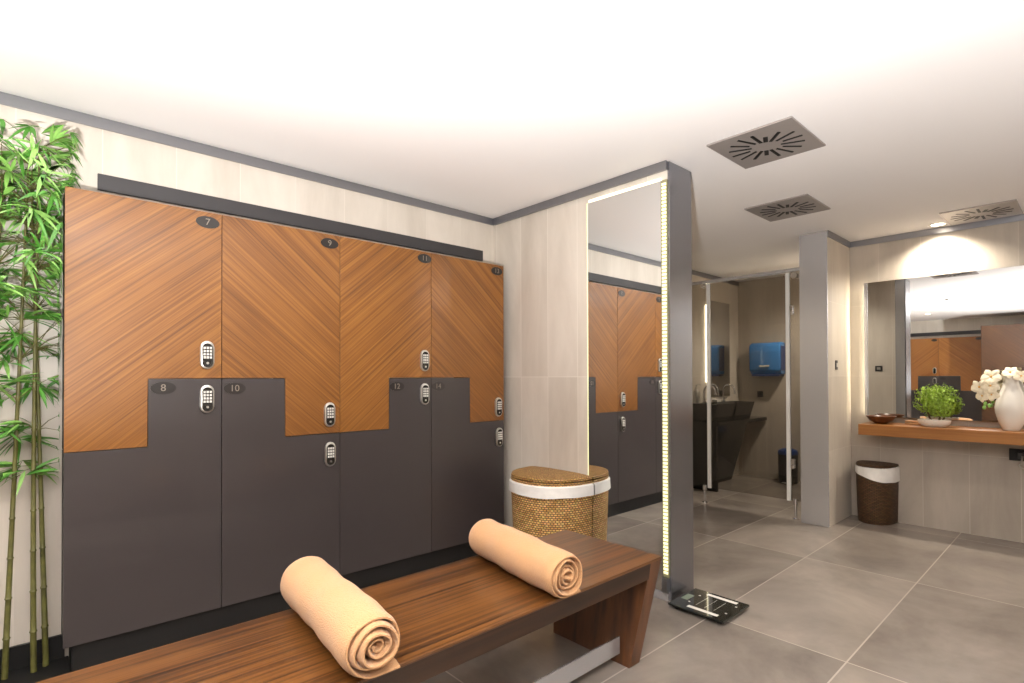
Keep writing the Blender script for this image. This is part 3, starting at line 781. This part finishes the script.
m = MB(); m.box(6.03, 6.58, YA-.014, YA-.001, 1.02, 2.17); m.build('mirror_glass', M['mirror'], t)
m = MB(); m.box(5.985, 6.028, YA-.022, YA-.001, 1.19, 2.11, bev=.004); m.build('side_light', M['led_soft'], t)
# paper towel dispenser
t = thing('wall_mounted_towel_dispenser', (XW, 2.78, 1.27), 'blue translucent paper towel dispenser on the washroom far wall', 'dispenser')
xf = XW-.17
m = MB(); m.prism([(XW-.001, 1.285), (XW-.001, 1.67), (XW-.10, 1.675), (xf+.01, 1.645), (xf, 1.56), (xf+.015, 1.335), (xf+.05, 1.285)], 'Y', 2.575, 2.945, bev=.012); m.build('cover', M['blue'], t, smooth=True)
m = MB(); m.box(xf+.03, XW-.001, 2.595, 2.925, 1.262, 1.2845, bev=.004); m.build('tray', M['blue_d'], t)
for y0 in (2.569, 2.931):
    m = MB(); m.box(xf+.02, XW-.02, y0, y0+.020, 1.33, 1.63, bev=.005); m.build('side_rib', M['blue_d'], t)
m = MB(); m.box(xf-.004, xf+.004, 2.70, 2.82, 1.375, 1.395, bev=.002); m.build('badge', M['nickel'], t)
# pedal bin
bx, by = 6.70, 2.50
t = thing('pedal_bin', (bx, by, 0), 'small black pedal bin with blue lid on the washroom floor', 'bin')
m = MB(); m.lathe([(.085, 0), (.10, .01), (.105, .34)], (bx, by, 0), 28); m.build('body', M['black'], t, smooth=True)
m = MB(); m.lathe([(.108, .3405), (.110, .36), (.10, .385), (.06, .405), (.001, .41)], (bx, by, 0), 28, closed=False); m.build('lid', M['blue_d'], t, smooth=True)
m = MB(); m.box(bx-.135, bx-.101, by-.025, by+.025, .012, .022, bev=.002); m.build('pedal', M['nickel'], t)
t = thing('wall_outlet', (XW, 2.88, 1.04), 'small dark wall outlet below the blue dispenser', 'outlet')
m = MB(); m.box(XW-.009, XW-.0005, 2.845, 2.915, 1.0, 1.075, bev=.002); m.build('plate', M['dark'], t)
m = MB(); m.lathe([(.022, 0), (.022, .002)], (0, 0, 0), 16)
for v in m.bm.verts: v.co = Vector((XW-.0091-v.co.z, 2.88+v.co.x, 1.037+v.co.y))
m.build('socket', M['black'], t)

# ------------------------------------------------------------------ behind the camera, seen in the vanity mirror
XL = XD+.22
ycols = [1.62, 2.35, 3.08]
dn = ['left', 'right']
for i in range(2):
    y0, y1 = ycols[i], ycols[i+1]; ys = (y0+y1)/2; ll = (i == 0)
    for up in (True, False):
        poly = shape_upper(y0, y1, ys, ll, ZA, ZB, Z1) if up else shape_lower(y0, y1, ys, ll, ZA, ZB, Z0)
        lab = ('wooden upper locker' if up else 'charcoal lower locker')+' on the opposite wall, in the vanity mirror, '+('beside the cabinet' if i == 0 else 'nearer the corner')
        root = thing('locker', (XL, (y0+y1)/2, ZA if up else Z0), lab, 'locker', 'lockers on the opposite wall')
        m = MB(); m.prism(inset(poly, 0, 0, 0, 0, .004), 'X', XD+.003, XL-.021); m.build('carcass', M['black'], root)
        m = MB(); m.prism(inset(poly, 0, 0, 0, 0, .0015), 'X', XL-.020, XL, bev=.001)
        m.build('door', (M['wood_up_y'] if ll else M['wood_down_y']) if up else M['grey_door'], root)
        ly = y0+.07 if i == 1 else y0+.07
        if up: lz = 1.368 if i == 0 and False else (1.05 if ll else 1.05)
        ly, lz = (y0+.07, 1.37 if not ll else 1.05)
        if not up: lz = 1.15 if not ll else .83
        if not ll: pass
        fit_lock(root, ly if (up or True) else ly, lz if not (not ll and False) else lz, 'X', XL, 1, simple=True)
        m = MB(); m.prism(ellipse(y0+.07 if up else y1-.07, 2.03 if up else (1.2 if ll else .88), .05, .028), 'X', XL+.0003, XL+.003); m.build('number_plate', M['plate'], root)
m = MB(); m.box(XD+.003, XL-.07, 1.63, 3.08, 0, Z0-.001); tag(m.build('locker_plinth', M['black']), 'black plinth under the lockers on the opposite wall', 'plinth')
m = MB(); m.box(XD+.0005, XD+.012, 1.62, 2.95, 2.139, 2.216, bev=.002); tag(m.build('wall_mounted_strip', M['dark']), 'dark grey strip above the lockers on the opposite wall', 'panel')['kind'] = 'thing'
t = thing('wooden_cabinet', (-3.1, .7, 0), 'tall dark wooden cabinet beside the opposite lockers, seen in the vanity mirror', 'cabinet')
m = MB(); m.box(XD+.003, -2.52, .20, 1.54, .10, 2.215); m.build('body', M['wood_cab'], t)
m = MB(); m.box(XD+.003, -2.56, .22, 1.52, 0, .0995); m.build('plinth', M['black'], t)
for y0, mt in ((.205, 'wood_up_y'), (.872, 'wood_down_y')):
    m = MB(); m.box(-2.5195, -2.50, y0, y0+.662, .105, 2.21, bev=.001); m.build('door', M['wood_cab'], t)
# smoke detector, seen in the vanity mirror
t = thing('smoke_detector', (.25, 1.6, CZ), 'small white ceiling smoke detector', 'smoke detector')
m = MB(); m.lathe([(.055, -.0005), (.055, -.012), (.05, -.02), (.03, -.034), (.001, -.036)], (.25, 1.6, CZ), 24, closed=False); m.build('housing', M['white'], t, smooth=True)
m = MB(); m.lathe([(.052, -.0125), (.056, -.013), (.056, -.016), (.052, -.0165)], (.25, 1.6, CZ), 24, closed=False); m.build('vent_ring', M['dark'], t)

m = MB(); m.box(-1.2, .163, 2.70, YA-.017, 0, .015, bev=.002)  # thin black board covering the floor left of the lockers
tag(m.build('black_floor_board', M['black']), 'low black board on the floor under the bamboo plant', 'base')
# ------------------------------------------------------------------ bamboo
t = thing('bamboo_plant', (-.02, 3.05, 0), 'tall green bamboo plant standing left of the lockers', 'plant')
rnd = random.Random(21)
canes = [((-.045, 3.07), (-.01, 3.04), (.02, 3.05), 2.15), ((.045, 3.06), (.035, 3.06), (.055, 3.05), 2.22), ((-.13, 3.05), (-.09, 3.03), (-.06, 3.04), 2.06), ((.085, 3.09), (.06, 3.08), (.03, 3.07), 2.05)]
leaves = MB(); twigs = leaves
def clampleaf(p):
    y = min(p.y, YA-.02); x = p.x
    if p.z < 2.09 and x > .125: x = .125-.2*(x-.125)*.2
    if p.z >= 2.09 and x > .15: x = .15+(x-.15)*.3
    if p.z > 2.37: p = Vector((p.x, p.y, 2.37-.2*min(p.z-2.37, .2)))
    return Vector((x, max(y, 2.86), p.z))
def leaf(p, d, L_, w, mi):
    d = d.normalized(); sd = d.cross(Vector((0, 0, 1)));
    if sd.length < .05: sd = Vector((1, 0, 0))
    sd.normalize(); n_ = sd.cross(d)
    sd = (sd*math.cos(rnd.uniform(-.7, .7))+n_*math.sin(rnd.uniform(-.9, .9))).normalized()
    A, B, Cn = [], [], []
    for i in range(6):
        f = i/5; ww = w*(math.sin(PI*(f**.75)*.97+.05))
        q = p+d*L_*f+Vector((0, 0, -.30*L_*f*f))
        A.append(clampleaf(q-sd*ww)); B.append(clampleaf(q+sd*ww)); Cn.append(clampleaf(q-n_*ww*.25))
    leaves.quadstrip(A, Cn, mi); leaves.quadstrip(Cn, B, mi)
def spray(p, d, n, size, mi):
    base = math.atan2(d.y, d.x)
    for k in range(n):
        a = base+(k-(n-1)/2)*(1.9/n)+rnd.uniform(-.2, .2)
        v = Vector((math.cos(a), math.sin(a)*.6, d.z+rnd.uniform(-.45, .35)))
        leaf(p, v, size*rnd.uniform(.7, 1.15), rnd.uniform(.0055, .0095), mi if rnd.random() < .75 else 1-mi)
for (bx_, by_), (mx_, my_), (tx_, ty_), hz in canes:
    pts, rad = [], []
    n = int(hz/.16)
    for i in range(n+1):
        f = i/n; z = .017+hz*f
        x = (1-f)**2*bx_+2*f*(1-f)*mx_+f*f*tx_; y = (1-f)**2*by_+2*f*(1-f)*my_+f*f*ty_
        r = .0085*(1-f)+.003
        pts += [(x, y, z-.006), (x, y, z), (x, y, z+.006)] if 0 < i < n else [(x, y, z)]
        rad += [r, r*1.28, r] if 0 < i < n else [r]
        if z > .62:
            dens = 3 if z < 1.25 else (8 if z < 1.6 else 11)
            if z < 1.25 and rnd.random() < .35: continue
            for b in range(dens):
                a = rnd.uniform(0, 2*PI); bl = rnd.uniform(.04, .24) if z > 1.3 else rnd.uniform(.02, .09)
                d = Vector((math.cos(a), math.sin(a)*.6-.1, rnd.uniform(-.2, .9)))
                e = Vector((x, y, z))+d.normalized()*bl; e = clampleaf(e)
                nf0 = len(leaves.bm.faces); twigs.tube([(x, y, z), (Vector((x, y, z))+e)/2+Vector((0, 0, .008)), e], [.0022, .0016, .001], 5)
                leaves.bm.faces.ensure_lookup_table()
                for q in range(nf0, len(leaves.bm.faces)): leaves.bm.faces[q].material_index = 2
                lo = z < 1.5  # higher sprays mostly take the lit leaf colour
                spray(e, Vector((d.x, d.y, rnd.uniform(-.5, .6))), rnd.randint(5, 8), rnd.uniform(.08, .17), 0 if (lo or rnd.random() < .4) else 1)
    m = MB(); m.tube(pts, rad, 10); m.build('cane', M['cane'], t, smooth=True)
# crown tips reaching right over the lockers
for p, d in (((.08, 3.02, 2.20), (1, -.1, .25)), ((.10, 3.0, 2.28), (1, -.2, .1)), ((.06, 3.03, 2.30), (.6, -.1, .5))):
    spray(Vector(p), Vector(d), 7, .15, 1)
leaves.build('foliage', [M['leaf'], M['leaf_light'], M['cane']], t, smooth=True, fix=False)

# ------------------------------------------------------------------ lights
def area(name, loc, aim, size, power, color=(1, 1, 1), sy=None):
    l = D.lights.new(name, 'AREA'); l.energy = power; l.color = color; l.size = size
    if sy: l.shape = 'RECTANGLE'; l.size_y = sy
    o = D.objects.new(name, l); COL.objects.link(o); o.location = loc
    o.rotation_euler = Vector(aim).to_track_quat('-Z', 'Y').to_euler()
    return o
# unseen fill lamps, added to brighten the ceiling from below
area('ceiling_fill_lamp', (-.16, .08, .98), (0, 0, 1), .09, 345, (1, .985, .97))
area('ceiling_fill_lamp', (3.3, -1.4, 1.42), (0, 0, 1), .09, 10, (1, .985, .97))

w = D.worlds.new('World'); SC.world = w; w.use_nodes = True
w.node_tree.nodes['Background'].inputs['Color'].default_value = (1, .98, .95, 1)
w.node_tree.nodes['Background'].inputs['Strength'].default_value = .1

# ------------------------------------------------------------------ camera
F, YAW, PITCH, ROLL, CY = 537.59856, 0.830424644, 8.97078974e-3, -2.81590318e-3, 372.1813
cam = D.cameras.new('Camera'); cam.sensor_fit = 'HORIZONTAL'; cam.sensor_width = 36; cam.lens = F*36/1024
cam.shift_y = (CY-341.5)/1024; cam.clip_start = .05; cam.clip_end = 60
co = D.objects.new('Camera', cam); COL.objects.link(co)
f = Vector((math.cos(YAW)*math.cos(PITCH), math.sin(YAW)*math.cos(PITCH), math.sin(PITCH)))
r = Vector((math.sin(YAW), -math.cos(YAW), 0)); u = r.cross(f)
c_, s_ = math.cos(ROLL), math.sin(ROLL)
r2 = r*c_+u*s_; u2 = -r*s_+u*c_
co.matrix_world = Matrix(((r2.x, u2.x, -f.x, 0), (r2.y, u2.y, -f.y, 0), (r2.z, u2.z, -f.z, 1.26), (0, 0, 0, 1)))
SC.camera = co

vs = SC.view_settings
vs.view_transform = 'Standard'; vs.look = 'None'; vs.gamma = 1; vs.use_curve_mapping = False; vs.exposure = 0.0
SC.cycles.max_bounces = 10; SC.cycles.diffuse_bounces = 5; SC.cycles.glossy_bounces = 6; SC.cycles.transparent_max_bounces = 12
SC.cycles.sample_clamp_indirect = 6; SC.cycles.use_denoising = True; SC.cycles.caustics_reflective = False; SC.cycles.caustics_refractive = False
